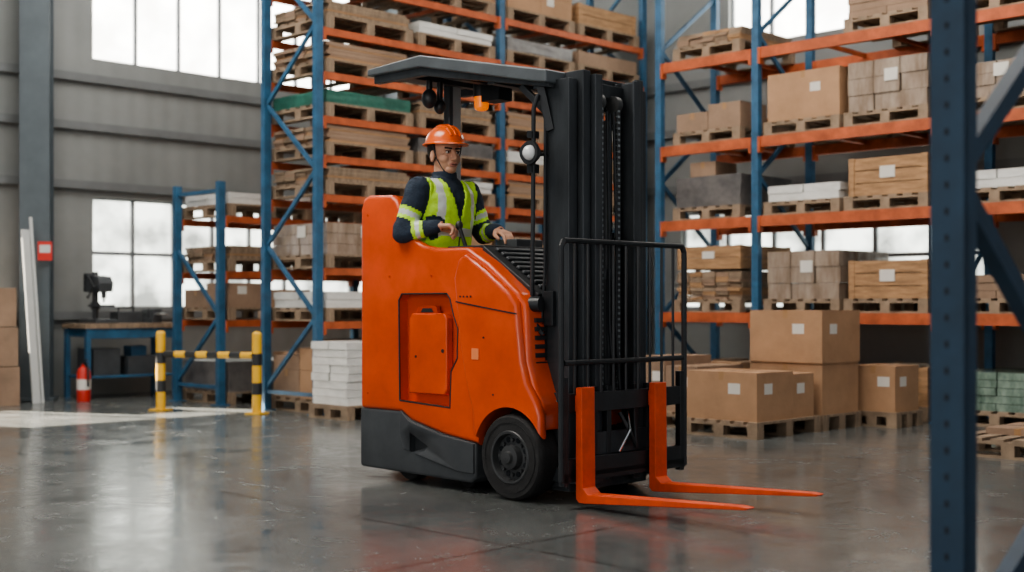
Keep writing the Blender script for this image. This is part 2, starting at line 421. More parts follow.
def loaded(kind,a,bb,z,L=LA,pm=PM):
    put('pallet',pm,a,bb,z)
    if kind: put(L[kind][0],L[kind][1],a,bb,z+PH)
bA=[8.46,9.70,11.06,12.30]
lv={.95:['wrl','bx6','bx3','wrs'],1.5:['wrs','bx5','bx3','crs'],2.25:['bd','flw','bd2','fl'],2.65:['bd2','fld','flw','bd'],3.05:['gt','bd','bd2','flw'],3.5:['bd2','fl','bd','bd2'],3.95:['bd','flw','fld','fl'],4.45:['bx6','bx3','bx2','crs']}
for z,ks in lv.items():
    for k,bb in zip(ks,bA): loaded(k,-11.05,bb,z)
loaded('bx4',-11.05,8.46,0); put('pallet',PM,-11.05,9.70,0); loaded('bx2',-11.05,11.06,0); loaded('cr',-11.05,12.30,0)
put('pallet',pallet_mesh(.62,.62),-10.15,7.9,0); put('bagged_load',m_layers(.58,.58,.62),-10.15,7.9,PH)
for z,ks in {.95:['bx3','wrl'],1.5:['bd','fl'],2.12:['flw','bd']}.items():
    for k,bb in zip(ks,bA[:2]): loaded(k,-12.86,bb,z)
loaded('wrd',-12.86,bA[0],0); loaded('bx2',-12.86,bA[1],0)
for bb in bA[2:]: loaded('bx2',-12.86,bb,0); loaded('fl',-12.86,bb,.95)
aB=[-8.42,-7.22,-6.27,-5.17,-4.15]
ks={1.04:['bdt','wrb','cr','flt','bx2'],2.06:['wrd','wrl','cr','wrl','wrb'],2.9:['bx3','bx1','wrb','wrs','bx1'],3.84:['bd',None,'flt','bd','bx2'],0:['bx5','wrd','cr','wrg','bx4']}
for z,kk in ks.items():
    for k,a in zip(kk,aB):
        if k: loaded(k,a,11.96,z,LBd,PMB)
put('wooden_crate',LBd['crs'][1],aB[0],11.96,1.04+PH+.33)
put('cardboard_box',m_boxes(.35,.4,.16,1,1,1,'card2'),aB[0]-.1,11.7,2.06+PH+.341)
put('pallet',pallet_mesh(.78,.98),-6.45,9.42,0)
mA=B(); boxb(mA,-.36,.36,-.45,.1,0,.41); boxb(mA,-.30,.34,.12,.46,0,.38)
inst('cardboard_box_stack',mA.mesh('cb'),W(-6.45,9.42,PH))
put('pallet',pallet_mesh(.8,.66),-6.46,10.28,0)
mB=B(); boxb(mB,-.38,.38,-.31,.31,0,.46); boxb(mB,-.37,.39,-.33,.32,.46,.93)
inst('cardboard_box_stack',mB.mesh('cb'),W(-6.46,10.28,PH))
put('pallet',pallet_mesh(.5,.5),-5.98,10.9,0)
mC=B(); boxb(mC,-.22,.22,-.22,.22,0,.42); inst('cardboard_box',mC.mesh('cb'),W(-5.98,10.9,PH))
put('pallet',pallet_mesh(.8,.8),-7.35,9.7,0); mD=B(); boxb(mD,-.36,.0,-.36,.36,0,.5,'card2'); boxb(mD,.01,.37,-.36,.36,0,.42,'card2'); inst('cardboard_box_stack',mD.mesh('cb'),W(-7.35,9.7,PH))
put('pallet',pallet_mesh(.9,.9),-4.02,9.55,0); put('flat_carton_stack',m_boxes(.5,.6,.05,1,1,1,'card2'),-4.1,9.75,PH)

# ------------------------------------------------------------ left side props
def guard():
    b=B()
    for y in(0,1.2):
        b.cyl((0,y,0),(0,y,.82),.05,'yellow',18); b.cyl((0,y,.2),(0,y,.32),.052,'plastic',18); b.cyl((0,y,.5),(0,y,.62),.052,'plastic',18); b.ell((0,y,.82),(.05,.05,.03),'yellow',16,8); b.box(-.09,.09,y-.09,y+.09,0,.015,'yellow')
    n=8
    for i in range(n): b.cyl((0,.05+1.1*i/n,.6),(0,.05+1.1*(i+1)/n,.6),.035,'plastic' if i%2 else 'yellow',14)
    return b.obj('safety_barrier',loc=(-2.62,13.15,0),rot=math.radians(68))
guard()
b=B(); b.box(-.3,.3,0,1.25,.84,.9,'pallet')
for x in(-.26,.26):
    for y in(.05,1.2): b.box(x-.03,x+.03,y-.03,y+.03,0,.84,'blue')
b.box(-.27,.27,.05,1.2,.25,.28,'blue'); b.box(-.27,.27,.05,.09,.74,.84,'blue'); b.box(.24,.28,.05,1.2,.72,.84,'blue')
b.box(-.2,.2,.15,.5,.28,.6,'dgrey'); b.box(-.2,.2,.6,1.05,.28,.5,'dgrey'); b.box(-.1,.1,.7,.9,.5,.62,'blue')
b.obj('workbench',loc=W(-14.42,7.06),rot=RZ,bevel=.004)
# bench drill press: base, round column, table, head with motor, chuck, handle
b=B(); b.box(-.18,.2,-.14,.14,0,.05,'dgrey'); b.cyl((-.08,0,.05),(-.08,0,.62),.035,'rim'); b.box(-.06,.2,-.11,.11,.20,.225,'dgrey'); b.cyl((-.08,0,.17),(-.08,0,.25),.055,'dgrey')
b.prism([(-.16,.40),(-.16,.52),(-.06,.58),(.14,.56),(.20,.48),(.18,.38),(-.1,.37)],-.09,.09,'dgrey'); b.cyl((-.20,0,.38),(-.20,0,.60),.085,'black',20)
b.cyl((.13,0,.38),(.13,0,.30),.03,'rim'); b.cyl((.13,0,.30),(.13,0,.25),.014,'chrome')
for t in(0,2.1,4.2): b.cyl((.08,-.10,.44),(.08+.14*math.cos(t),-.14,.44+.14*math.sin(t)),.009,'black'); b.ell((.08+.14*math.cos(t),-.14,.44+.14*math.sin(t)),(.018,.018,.018),'black')
b.obj('bench_drill_press',loc=W(-14.42,7.38,.9),rot=RZ,bevel=.005)
b=B(); b.box(-.12,.12,-.07,.07,0,.06,'dgrey'); b.box(-.14,.0,-.06,.06,.06,.17,'dgrey'); b.box(.05,.13,-.06,.06,.06,.17,'dgrey'); b.cyl((.13,0,.11),(.24,0,.11),.014,'chrome'); b.cyl((.23,-.09,.11),(.23,.09,.11),.008,'chrome')
b.obj('bench_vise',loc=W(-14.35,8.05,.9),rot=RZ,bevel=.004)
b=B(); b.box(-.1,.1,-.16,.16,0,.14,'dgrey'); b.tube([(0,-.1,.14),(0,-.1,.19),(0,.1,.19),(0,.1,.14)],.01,'black'); b.obj('toolbox',loc=W(-14.5,7.78,.9),rot=RZ,bevel=.006)
b=B(); b.lathe([(0,0),(.075,0),(.08,.02),(.08,.34),(.06,.39),(.025,.41),(.025,.44),(0,.44)],(0,0,0),'red',24,'z'); b.lathe([(.0805,.14),(.0815,.14),(.0815,.26),(.0805,.26)],(0,0,0),'paper',24,'z'); b.box(-.03,.09,-.015,.015,.44,.455,'plastic'); b.box(-.02,.08,-.012,.012,.475,.49,'plastic'); b.cyl((0,0,.43),(0,0,.48),.018,'plastic'); b.tube([(.03,0,.44),(.11,0,.40),(.11,0,.18)],.012,'plastic')
b.obj('fire_extinguisher',loc=W(-14.0,6.98),rot=RZ)
b=B()
for i in range(3): boxb(b,-.4+.02*i,.36,-.35,.38-.02*i,i*.44,i*.44+.43,'card2')
b.obj('cardboard_box_stack',loc=W(-14.35,5.84),rot=RZ)
b=B(); b.box(-.02,.0,-.05,.05,0,2.0,'white'); b.cyl((-.01,.085,0),(-.01,.085,2.15),.018,'white',12)
o=b.obj('leaning_boards',loc=W(-14.17,6.50,0.0)); o.rotation_euler=(0,math.radians(-6),RZ+.2)
b=B(); b.box(-.002,.006,-.08,.08,-.11,.11,'red'); b.box(.006,.008,-.06,.06,-.02,.07,'white'); b.obj('warning_sign',loc=W(-14.4,6.70,1.75),rot=RZ-.3)

# ------------------------------------------------------------ forklift
FO=Vector((.354,7.704,0)); F=empty('reach_forklift',FO,RZ)
bpy.context.view_layer.update()
prof=[(-1.40,.45),(-1.40,1.74),(-1.37,1.81),(-1.32,1.83),(-1.10,1.82),(-1.04,1.79),(-.98,1.70),(-.93,1.60),(-.87,1.53),(-.78,1.49),(-.66,1.47),(-.38,1.465),(-.2,1.37),(.04,1.2),(.11,1.13),(.12,1.0),(.13,.8),(.19,.64),(.235,.56),(.24,.4),(-.28,.28),(-.3,.30),(-.6,.335),(-.9,.40),(-.99,.45)]
b=B(); b.prism(prof,-.5,.5,'orange'); body=b.obj('body_shell',F); 
m=body.modifiers.new('b','BEVEL'); m.width=.035; m.segments=4; m.limit_method='ANGLE'; m.angle_limit=math.radians(50)
apply_mods(body)
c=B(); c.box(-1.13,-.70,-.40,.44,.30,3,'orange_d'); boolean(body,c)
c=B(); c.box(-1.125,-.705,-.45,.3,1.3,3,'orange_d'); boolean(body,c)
c=B(); c.box(-1.6,-.69,-.12,.7,1.5,3,'orange'); boolean(body,c)
c=B(); c.cyl((0,-.7,.25),(0,-.32,.25),.29,'plastic',40); boolean(body,c)
c=B(); c.cyl((0,.32,.25),(0,.7,.25),.29,'plastic',40); boolean(body,c)
rec=[(-1.0,.52),(-1.01,1.15),(-.98,1.19),(-.56,1.19),(-.53,1.16),(-.495,1.05),(-.46,.98),(-.465,.80),(-.52,.72),(-.53,.50)]
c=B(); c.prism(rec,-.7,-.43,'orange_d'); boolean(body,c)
body.data.set_sharp_from_angle(angle=math.radians(35))
b=B(); b.tube([(x,-.499,z) for x,z in rec+[rec[0]]],.0055,'plastic',8); b.obj('recess_outline',F)  # thin dark tube tracing the recess edge as an outline
b=B()
for x,z in((-1.32,1.7),(-1.32,.55),(-1.1,1.3),(-.7,1.3)): b.cyl((x,-.503,z),(x,-.498,z),.007,'orange_d',10)
b.obj('panel_screws',F)
b=B(); b.prism([(-.43,1.40),(-.47,1.28),(-.445,1.1),(-.42,.9),(-.37,.68),(-.31,.5),(-.30,.34),(.26,.34),(.255,.5),(.22,.58),(.15,.68),(.11,.8),(.085,1.0),(.07,1.13),(0,1.2),(-.2,1.335),(-.36,1.425)],-.535,-.47,'orange')
fe=b.obj('fender_panel',F); m=fe.modifiers.new('b','BEVEL'); m.width=.03; m.segments=4; m.limit_method='ANGLE'; m.angle_limit=math.radians(50); apply_mods(fe)
c=B(); c.cyl((0,-.7,.25),(0,-.3,.25),.285,'plastic',48); boolean(fe,c); fe.data.set_sharp_from_angle(angle=math.radians(35))
b=B(); b.prism([(-.93,.57),(-.93,1.03),(-.90,1.07),(-.60,1.07),(-.575,1.04),(-.575,.6),(-.60,.57)],-.487,-.43,'orange')
b.obj('service_door',F,bevel=.012,seg=3)
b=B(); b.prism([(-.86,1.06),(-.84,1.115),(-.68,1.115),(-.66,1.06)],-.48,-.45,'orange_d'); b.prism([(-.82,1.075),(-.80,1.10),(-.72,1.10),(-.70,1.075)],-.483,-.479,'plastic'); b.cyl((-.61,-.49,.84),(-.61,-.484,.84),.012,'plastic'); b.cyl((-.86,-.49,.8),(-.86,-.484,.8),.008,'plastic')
b.obj('door_handle',F)
b=B(); b.prism([(-1.41,.07),(-1.41,.455),(-.99,.455),(-.9,.405),(-.6,.34),(-.31,.305),(-.31,.09),(-.36,.06)],-.495,.495,'dgrey'); base=b.obj('chassis_base',F)
m=base.modifiers.new('b','BEVEL'); m.width=.02; m.segments=3; m.limit_method='ANGLE'; m.angle_limit=math.radians(50); apply_mods(base)
c=B(); c.prism([(-.90,.32),(-.74,.25),(-.78,.23),(-.90,.20)],-.7,-.455,'plastic'); boolean(base,c); base.data.set_sharp_from_angle(angle=math.radians(35))
b=B(); b.prism([(-.99,.46),(-1.0,.32),(-.96,.22),(-.45,.12),(-.32,.12),(-.32,.3),(-.6,.33),(-.9,.395)],-.507,-.49,'dgrey'); o=b.obj('base_side_plate',F,bevel=.006)
c=B(); c.prism([(-.90,.33),(-.72,.25),(-.76,.22),(-.90,.19)],-.7,-.4,'plastic'); boolean(o,c)
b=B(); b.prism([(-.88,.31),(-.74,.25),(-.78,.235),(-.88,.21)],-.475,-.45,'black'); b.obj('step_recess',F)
b=B(); b.box(-.30,-.24,-.5385,-.534,.80,.865,'label'); b.cyl((-.2,-.5385,.93),(-.2,-.534,.93),.006,'plastic'); b.cyl((-.12,-.5385,.6),(-.12,-.534,.6),.006,'plastic')
b.bar((-.44,-.5365,1.14),(-.3,-.5365,1.12),.004,.008,'plastic'); b.bar((-.3,-.5365,1.12),(.07,-.5365,1.07),.004,.008,'plastic')
for i in range(4): b.cyl((-.40+.03*i,-.5385,1.17),(-.40+.03*i,-.534,1.17),.006,'plastic')
b.obj('side_decals',F)
b=B(); T=Matrix.Translation((-.36,0,1.445))@Matrix.Rotation(math.radians(32.5),4,'Y')
b.box(0,.54,-.40,.43,0,.035,'plastic',T)
for i in range(9): b.box(.04+.052*i,.07+.052*i,-.34,.38,.035,.055,'dgrey',T)
b.obj('hood_vent',F,bevel=.008)
b=B(); b.box(-.69,-.36,-.38,.42,1.455,1.482,'plastic'); b.box(-.62,-.44,-.02,.22,1.48,1.535,'dgrey'); b.obj('control_console',F,bevel=.008)
b=B(); b.cyl((-.60,-.30,1.47),(-.66,-.30,1.60),.012,'black'); b.ell((-.665,-.30,1.615),(.024,.024,.03),'plastic'); b.obj('control_lever',F)
b=B()
for i in range(9): b.box(.112,.135,-.44,-.2,.62+.05*i,.645+.05*i,'plastic')
b.box(.118,.13,-.36,.36,.1,1.1,'black'); b.obj('front_grille',F)
def wheel(name,x,y,r,w):
    b=B(); h=w/2
    b.lathe([(r*.62,-h),(r*.93,-h),(r*.985,-h*.82),(r,-h*.5),(r,h*.5),(r*.985,h*.82),(r*.93,h),(r*.62,h)],(x,y,r),'rubber',48)
    b.lathe([(r*.80,-h-.004),(r*.82,-h-.004),(r*.82,-h+.01)],(x,y,r),'rubber',48)
    for sg in(-1,1):
        b.lathe([(r*.62,sg*h),(r*.60,sg*(h+.006)),(r*.55,sg*(h+.004)),(r*.52,sg*(h-.035)),(r*.3,sg*(h-.03)),(r*.27,sg*(h+.008)),(r*.15,sg*(h+.012)),(r*.13,sg*(h+.03)),(.001,sg*(h+.032))],(x,y,r),'rim',40)
        for i in range(8):
            t=2*math.pi*i/8; px=x+math.cos(t)*r*.4; pz=r+math.sin(t)*r*.4
            b.cyl((px,y+sg*(h-.033),pz),(px,y+sg*(h-.015),pz),.012,'rim',6)
            t+=.39; px=x+math.cos(t)*r*.42; pz=r+math.sin(t)*r*.42
            b.cyl((px,y+sg*(h-.033),pz),(px,y+sg*(h-.027),pz),.016,'hole',10)
    b.obj(name,F)
wheel('wheel_near',0.01,-.445,.248,.17); wheel('wheel_far',.01,.445,.248,.17)
wheel('wheel_rear_a',-1.05,-.33,.13,.10); wheel('wheel_rear_b',-1.05,.33,.13,.10); wheel('wheel_drive',-.55,-.3,.09,.08)
b=B(); b.cyl((.01,-.4,.248),(.01,.4,.248),.05,'black'); b.box(-.3,.12,-.34,.34,.07,.5,'black'); b.obj('axle_housing',F)
# mast
b=B(); H=2.46
for s in(-1,1):
    def bx(x0,x1,y0,y1,z0,z1,k='black2'): b.box(x0,x1,*sorted((s*y0,s*y1)),z0,z1,k)
    bx(.12,.30,.325,.345,.06,H-.05); bx(.12,.145,.275,.33,.06,H-.05); bx(.275,.30,.275,.33,.06,H-.05)
    bx(.17,.34,.255,.268,.08,H); bx(.17,.19,.215,.26,.08,H); bx(.32,.34,.205,.262,.08,H)
    bx(.22,.375,.19,.2,.1,H-.02); bx(.36,.375,.14,.195,.1,H-.02); bx(.22,.235,.15,.195,.1,H-.02)
    b.cyl((.2,s*.12,.1),(.2,s*.12,1.55),.032,'black',18); b.cyl((.2,s*.12,1.55),(.2,s*.12,2.3),.018,'black2',16)
b.box(.12,.16,-.34,.34,2.28,2.38,'black2'); b.box(.12,.16,-.34,.34,1.45,1.53,'black2'); b.box(.10,.30,-.34,.34,.06,.16,'black2')
b.box(.17,.20,-.26,.26,2.40,H,'black2'); b.box(.22,.25,-.19,.19,2.34,2.42,'black2'); b.box(.22,.25,-.19,.19,1.1,1.17,'black2')
b.cyl((.27,.0,.1),(.27,.0,1.3),.04,'black',20); b.cyl((.27,0,1.3),(.27,0,2.2),.024,'rim',18); b.cyl((.27,0,1.27),(.27,0,1.33),.048,'black2',20)
b.obj('mast',F,bevel=.003)
b=B()
for y in(-.075,.075):
    z=.6
    while z<2.28:
        b.box(.30,.312,y-.016,y+.016,z,z+.026,'rim'); b.box(.297,.317,y-.008,y+.008,z+.022,z+.036,'postgrey'); z+=.034
    b.cyl((.28,y-.02,2.3),(.28,y+.02,2.3),.05,'rim',20)
b.obj('lift_chains',F)
b=B(); b.box(.14,.30,-.365,-.345,.08,.62,'black2'); b.box(.13,.42,-.40,-.36,.12,.20,'black2'); b.box(.13,.2,-.375,-.345,1.0,1.2,'black'); b.box(.3,.4,.345,.38,.1,.6,'black2')
for z in(.15,.3,.45,.57): b.cyl((.22,-.372,z),(.22,-.364,z),.012,'chrome',6)
b.obj('mast_bracket',F,bevel=.004)
b=B(); b.tube([(.10,-.39,2.33),(.085,-.41,2.25),(.08,-.41,1.6),(.075,-.41,1.25),(.06,-.40,1.1)],.013,'black'); b.tube([(.13,-.36,2.3),(.13,-.365,1.3),(.11,-.37,1.0)],.009,'black')
b.tube([(.05,-.41,1.14),(.10,-.42,1.02),(.14,-.39,.95)],.014,'black'); b.tube([(.40,-.02,.5),(.45,.02,.38),(.44,.08,.3),(.41,.1,.42)],.012,'black'); b.tube([(.4,.05,.5),(.46,.0,.4),(.43,-.06,.28)],.009,'chrome')
b.tube([(.31,-.03,2.25),(.33,-.035,1.6),(.33,-.03,1.0),(.36,-.02,.62)],.009,'black'); b.tube([(.31,.03,2.25),(.335,.03,1.5),(.33,.03,1.0),(.36,.03,.62)],.009,'black')
b.obj('hydraulic_hoses',F)
b=B(); b.cyl((-.04,-.47,1.125),(.14,-.42,1.125),.034,'black',20); b.cyl((-.055,-.474,1.125),(-.03,-.467,1.125),.046,'plastic',22); b.cyl((.09,-.435,1.125),(.15,-.415,1.125),.045,'black',20); b.obj('tilt_cylinder',F)
b=B(); b.cyl((.06,-.42,1.99),(.10,-.455,1.99),.055,'black',24,.062); b.ell((.10,-.455,1.99),(.045,.045,.045),'lens',20,12); b.cyl((.02,-.38,1.99),(.14,-.34,1.99),.012,'black'); b.box(.05,.09,-.43,-.37,1.88,1.93,'black'); b.box(.05,.09,-.43,-.37,2.08,2.12,'black')
b.lathe([(.048,-.01),(.068,-.01),(.068,.01),(.048,.01)],(.10,-.455,1.99),'plastic',24); b.obj('work_light',F)
b=B()
for z0,z1 in((.16,.27),(.52,.63)): b.box(.40,.44,-.50,.50,z0,z1,'black')
for y in(-.24,-.12,.12,.24): b.box(.375,.41,y-.02,y+.02,.14,.66,'black')
b.box(.38,.405,-.3,.3,.27,.40,'black2')
for y in(-.52,.52): b.box(.40,.44,y-.02,y+.02,.12,.72,'black')
b.obj('carriage',F,bevel=.004)
b=B(); X=.43
for y in(-.55,.55): b.tube([(X,y,.15),(X,y,1.44),(X,y*.96,1.476)],.017,'black',10)
for z in(1.476,.80): b.tube([(X,-.53,z),(X,.53,z)],.016,'black',10)
b.box(.42,.44,-.55,.55,.14,.19,'black')
y=-.44
while y<.5: b.cyl((X,y,.62),(X,y,1.47),.0085,'black',8); y+=.11
b.obj('load_backrest',F)
for nm,y in(('fork_near',-.405),('fork_far',.235)):
    b=B(); t=math.radians(4.3); L=1.125
    dx,dz=math.cos(t),math.sin(t)
    z0=.03; x0=.455
    b.prism([(x0,z0+.02),(x0,.665),(x0+.045,.665),(x0+.05,z0+.085),(x0+.09,z0+.053),(x0+L*dx-.05,z0+L*dz+.012),(x0+L*dx,z0+L*dz+.006),(x0+L*dx-.02,z0+L*dz-.006),(x0+.06,z0),(x0+.02,z0)],y-.055,y+.055,'forkor')
    b.box(.44,.46,y-.045,y+.045,.53,.62,'forkor')
    o=b.obj(nm,F,bevel=.005)
    for v in o.data.vertices:
        if v.co.x>1.45: v.co.y=y+(v.co.y-y)*.55
b=B(); b.prism([(-1.42,2.62),(-1.415,2.665),(-.9,2.69),(.2,2.46),(.2,2.385),(.1,2.40),(-.9,2.615)],-.43,.42,'greyroof')
b.obj('overhead_guard_roof',F,bevel=.012,seg=3)
b=B()
for y in(-.40,.36): b.prism([(-1.38,2.57),(-1.38,2.63),(-.9,2.63),(.18,2.41),(.2,2.36),(-.9,2.565)],y,y+.05,'black2')
for x,z in((-1.1,2.575),(-.7,2.525),(-.3,2.44),(.08,2.365)): b.box(x-.03,x+.03,-.38,.38,z,z+.045,'black2')
b.bar((.10,-.36,2.38),(.16,-.34,2.12),.04,.05,'black'); b.bar((-.06,-.36,2.40),(.14,-.345,2.22),.03,.04,'black'); b.bar((.10,.36,2.38),(.16,.34,2.12),.04,.05,'black')
b.obj('overhead_guard_frame',F,bevel=.004)
b=B(); b.box(-1.19,-1.11,.05,.13,1.45,2.6,'postgrey'); b.box(-1.17,-1.11,.02,.06,2.2,2.6,'black2'); b.obj('overhead_guard_post',F,bevel=.01)
b=B(); b.ell((-1.06,-.20,2.46),(.05,.05,.065),'black'); b.cyl((-1.06,-.20,2.5),(-1.06,-.20,2.58),.02,'black'); b.ell((-1.07,-.10,2.42),(.04,.04,.05),'black'); b.cyl((-1.07,-.10,2.45),(-1.07,-.10,2.58),.02,'black'); b.obj('guard_speakers',F)
b=B(); b.cyl((-.82,.04,2.47),(-.82,.04,2.585),.055,'black',20); b.cyl((-.82,.04,2.40),(-.82,.04,2.47),.046,'amber',24,.05); b.ell((-.82,.04,2.40),(.046,.046,.022),'amber',20,8); b.box(-.78,-.62,.0,.12,2.43,2.53,'black'); b.obj('warning_beacon',F)
b=B(); b.box(-1.12,-.71,-.39,.43,.28,.305,'rubber'); b.obj('operator_platform',F)

# ------------------------------------------------------------ operator
S=1.10; PO=Vector((-.93,-.20,.305))
Pw=Matrix.Translation(FO)@Matrix.Rotation(RZ,4,'Z')
P=empty('forklift_operator',Pw@PO,RZ,S); 
def fuse(b,voxel,it=6,fac=.5):
    me=b.mesh('tmp'); o=bpy.data.objects.new('tmp',me); C.objects.link(o)
    m=o.modifiers.new('r','REMESH'); m.mode='VOXEL'; m.voxel_size=voxel
    m=o.modifiers.new('s','SMOOTH'); m.factor=fac; m.iterations=it
    apply_mods(o); me=o.data; bpy.data.objects.remove(o); me.materials.clear()
    for p in me.polygons: p.use_smooth=True; p.material_index=0
    return me
def limb(b,pts,rs,k='navy'):
    for i in range(len(pts)-1):
        b.cyl(pts[i],pts[i+1],rs[i],k,20,rs[i+1])
    for p,r in zip(pts,rs): b.ell(p,(r,r,r),k,20,12)
arms={-1:[(.01,-.19,1.40),(-.03,-.285,1.15),(.145,-.175,1.185)],1:[(.01,.19,1.40),(.05,.28,1.165),(.24,.21,1.175)]}
b=B()
b.loft([(0,0,.86,.10,.15),(0,0,.95,.12,.172),(0,0,1.05,.125,.168),(0.005,0,1.15,.132,.172),(.01,0,1.27,.138,.188),(.012,0,1.36,.132,.197),(.01,0,1.42,.11,.178),(.01,0,1.46,.08,.12),(.012,0,1.49,.064,.074),(.015,0,1.51,.062,.064)],'navy',32)
for s,pt in arms.items():
    A=[Vector(p) for p in pt]; mid=(A[0]+A[1])/2; m2=A[1]*.6+A[2]*.4
    limb(b,[A[0],mid,A[1],m2,A[2]],[.08,.068,.06,.055,.043])
for s in(-1,1):
    limb(b,[(0,s*.09,.9),(.015,s*.10,.7),(.02,s*.105,.5),(-.005,s*.105,.3),(-.01,s*.105,.09)],[.095,.082,.066,.062,.052])
me=fuse(b,.009,8)
from mathutils import noise as NZ
nrm=[v.normal.copy() for v in me.vertices]
for v,nn in zip(me.vertices,nrm):
    if .2<v.co.z<1.44:
        d=NZ.noise(Vector((v.co.x*9,v.co.y*9,v.co.z*22)))*.007+NZ.noise(v.co*34)*.0025
        v.co+=nn*d
for k in('navy','lime','refl','pants'): me.materials.append(M[k])
def segd(p,a,c):
    a=Vector(a);c=Vector(c);d=c-a;t=max(0,min(1,(p-a).dot(d)/d.dot(d)));return (p-(a+d*t)).length,t
vestf=[]
for p in me.polygons:
    c=p.center; best=(9,0,0)
    for s,pt in arms.items():
        d0,t0=segd(c,pt[0],pt[1]); d1,t1=segd(c,pt[1],pt[2])
        if d0<best[0]: best=(d0,t0,0)
        if d1<best[0]: best=(d1,t1,1)
    onarm = best[0]<.09 and (abs(c.y)>.19 or (best[2]==1 and (c-Vector((0,0,c.z))).length>.155)) and c.z>1.02
    if c.z<.98: p.material_index=3
    elif onarm:
        t=best[1]
        if best[2]==0 and t>.45 and t<.72: p.material_index=2 if .53<t<.64 else 1
        elif best[2]==1 and .35<t<.66: p.material_index=2 if .45<t<.56 else 1
    else:
        collar = c.z>1.46 or (c.x>0 and abs(c.y)<.012+(c.z-1.24)*.30 and c.z>1.24)
        if not collar and abs(c.y)<.18: vestf.append(p.index)
o=bpy.data.objects.new('body',me); C.objects.link(o); o.parent=P
bm=bmesh.new(); bm.from_mesh(me); bm.faces.ensure_lookup_table(); vs=set(vestf)
bmesh.ops.delete(bm,geom=[f for f in bm.faces if f.index not in vs],context='FACES')
vm=bpy.data.meshes.new('vest'); bm.to_mesh(vm); bm.free(); vm.materials.clear()
for k in('lime','refl','navy'): vm.materials.append(M[k])
for p in vm.polygons:
    c=p.center; p.use_smooth=True; p.material_index=0
    if 1.135<c.z<1.18: p.material_index=1
    elif .095<abs(c.y)<.135 and c.z>1.18: p.material_index=1
    elif abs(c.y)<.005 and c.x>0: p.material_index=2
vo=bpy.data.objects.new('safety_vest',vm); C.objects.link(vo); vo.parent=P
m=vo.modifiers.new('s','SOLIDIFY'); m.thickness=.012; m.offset=1
b=B(); b.lathe([(.062,1.45),(.075,1.465),(.072,1.51),(.064,1.515),(.058,1.49)],(0.014,0,0),'navy',28,'z'); b.obj('jacket_collar',P)
b=B()
for s in(-1,1):
    b.ell((.04,s*.105,.05),(.145,.052,.05),'boot',20,10); b.cyl((-.01,s*.105,.05),(-.01,s*.105,.17),.055,'boot',18); b.box(-.1,.18,s*.105-.05,s*.105+.05,0,.03,'boot')
b.obj('boots',P,bevel=.008)
HD=empty('head_group',(0.02,0,-.112),math.radians(-10),1.06); HD.parent=P
b=B(); k='skin'
b.ell((-.012,0,1.665),(.096,.078,.098),k,32,20); b.ell((.018,0,1.60),(.070,.061,.082),k,32,20); b.ell((.055,0,1.545),(.032,.034,.024),k); b.ell((.0,0,1.575),(.062,.060,.045),k)
for s in(-1,1):
    b.ell((.052,s*.037,1.602),(.032,.026,.028),k); b.ell((-.004,s*.079,1.617),(.020,.010,.033),k); b.ell((.070,s*.028,1.652),(.018,.024,.010),k); b.ell((.091,s*.011,1.598),(.012,.010,.009),k)
    b.ell((.071,s*.031,1.634),(.011,.016,.009),k)
b.ell((.100,0,1.602),(.018,.013,.013),k); b.cyl((.083,0,1.65),(.104,0,1.606),.010,k,14,.013); b.ell((.078,0,1.572),(.016,.030,.024),k); b.ell((.092,0,1.572),(.008,.023,.006),k); b.ell((.089,0,1.561),(.009,.019,.007),k)
b.cyl((-.012,0,1.43),(-.006,0,1.60),.060,k,24,.056)
hm=fuse(b,.003,3); hm.materials.append(M['skin']); hm.materials.append(M['lip'])
for p in hm.polygons:
    c=p.center
    if c.x>.084 and abs(c.y)<.025 and 1.555<c.z<1.577: p.material_index=1
H_=bpy.data.objects.new('head',hm); C.objects.link(H_); H_.parent=HD
b=B()
for s in(-1,1):
    b.ell((.0785,s*.031,1.635),(.009,.0135,.0065),'eyew',14,8); b.ell((.0845,s*.0305,1.635),(.0045,.0062,.006),'eyed',12,8)
    b.bar((.0895,s*.012,1.655),(.078,s*.051,1.658),.006,.0085,'hair'); b.bar((.0885,s*.017,1.6425),(.078,s*.046,1.641),.007,.0035,'hair')
b.bar((.0985,-.018,1.5665),(.0985,.018,1.5665),.004,.0025,'eyed')
b.obj('eyes_and_brows',HD)
b=B(); b.ell((-.024,0,1.662),(.094,.083,.092),'hair',28,16); b.obj('hair',HD)
b=B(); b.ell((-.002,0,1.686),(.122,.106,.106),'hat',36,20,zmin=0)
n=48; vs=[];fs=[]
for i in range(n):
    t=2*math.pi*i/n; cx=math.cos(t); ext=.012+.045*max(0,cx)**2
    for (e,z) in((-.004,1.694),(ext,1.688-.010*max(0,cx)),(ext,1.682-.010*max(0,cx)),(-.006,1.682)):
        vs.append((-.002+cx*(.122+e),math.sin(t)*(.106+min(e,.014)),z))
for i in range(n):
    for j in range(4): fs.append((i*4+j,i*4+(j+1)%4,((i+1)%n)*4+(j+1)%4,((i+1)%n)*4+j))
b._add(vs,fs,'hat')
for y in(-.03,0,.03):
    pts=[(-.002+math.cos(t)*.123,y,1.686+math.sin(t)*.107*math.sqrt(max(.01,1-(y/.106)**2))) for t in [math.pi*(.12+.76*i/12) for i in range(13)]]
    b.tube(pts,.006,'hat',8)
b.obj('hard_hat',HD)
b=B()
for s in(-1,1): b.tube([(.02,s*.094,1.68),(.03,s*.072,1.60),(.045,s*.03,1.53),(.05,0,1.521)],.0035,'plastic',6)
b.obj('chin_strap',HD)
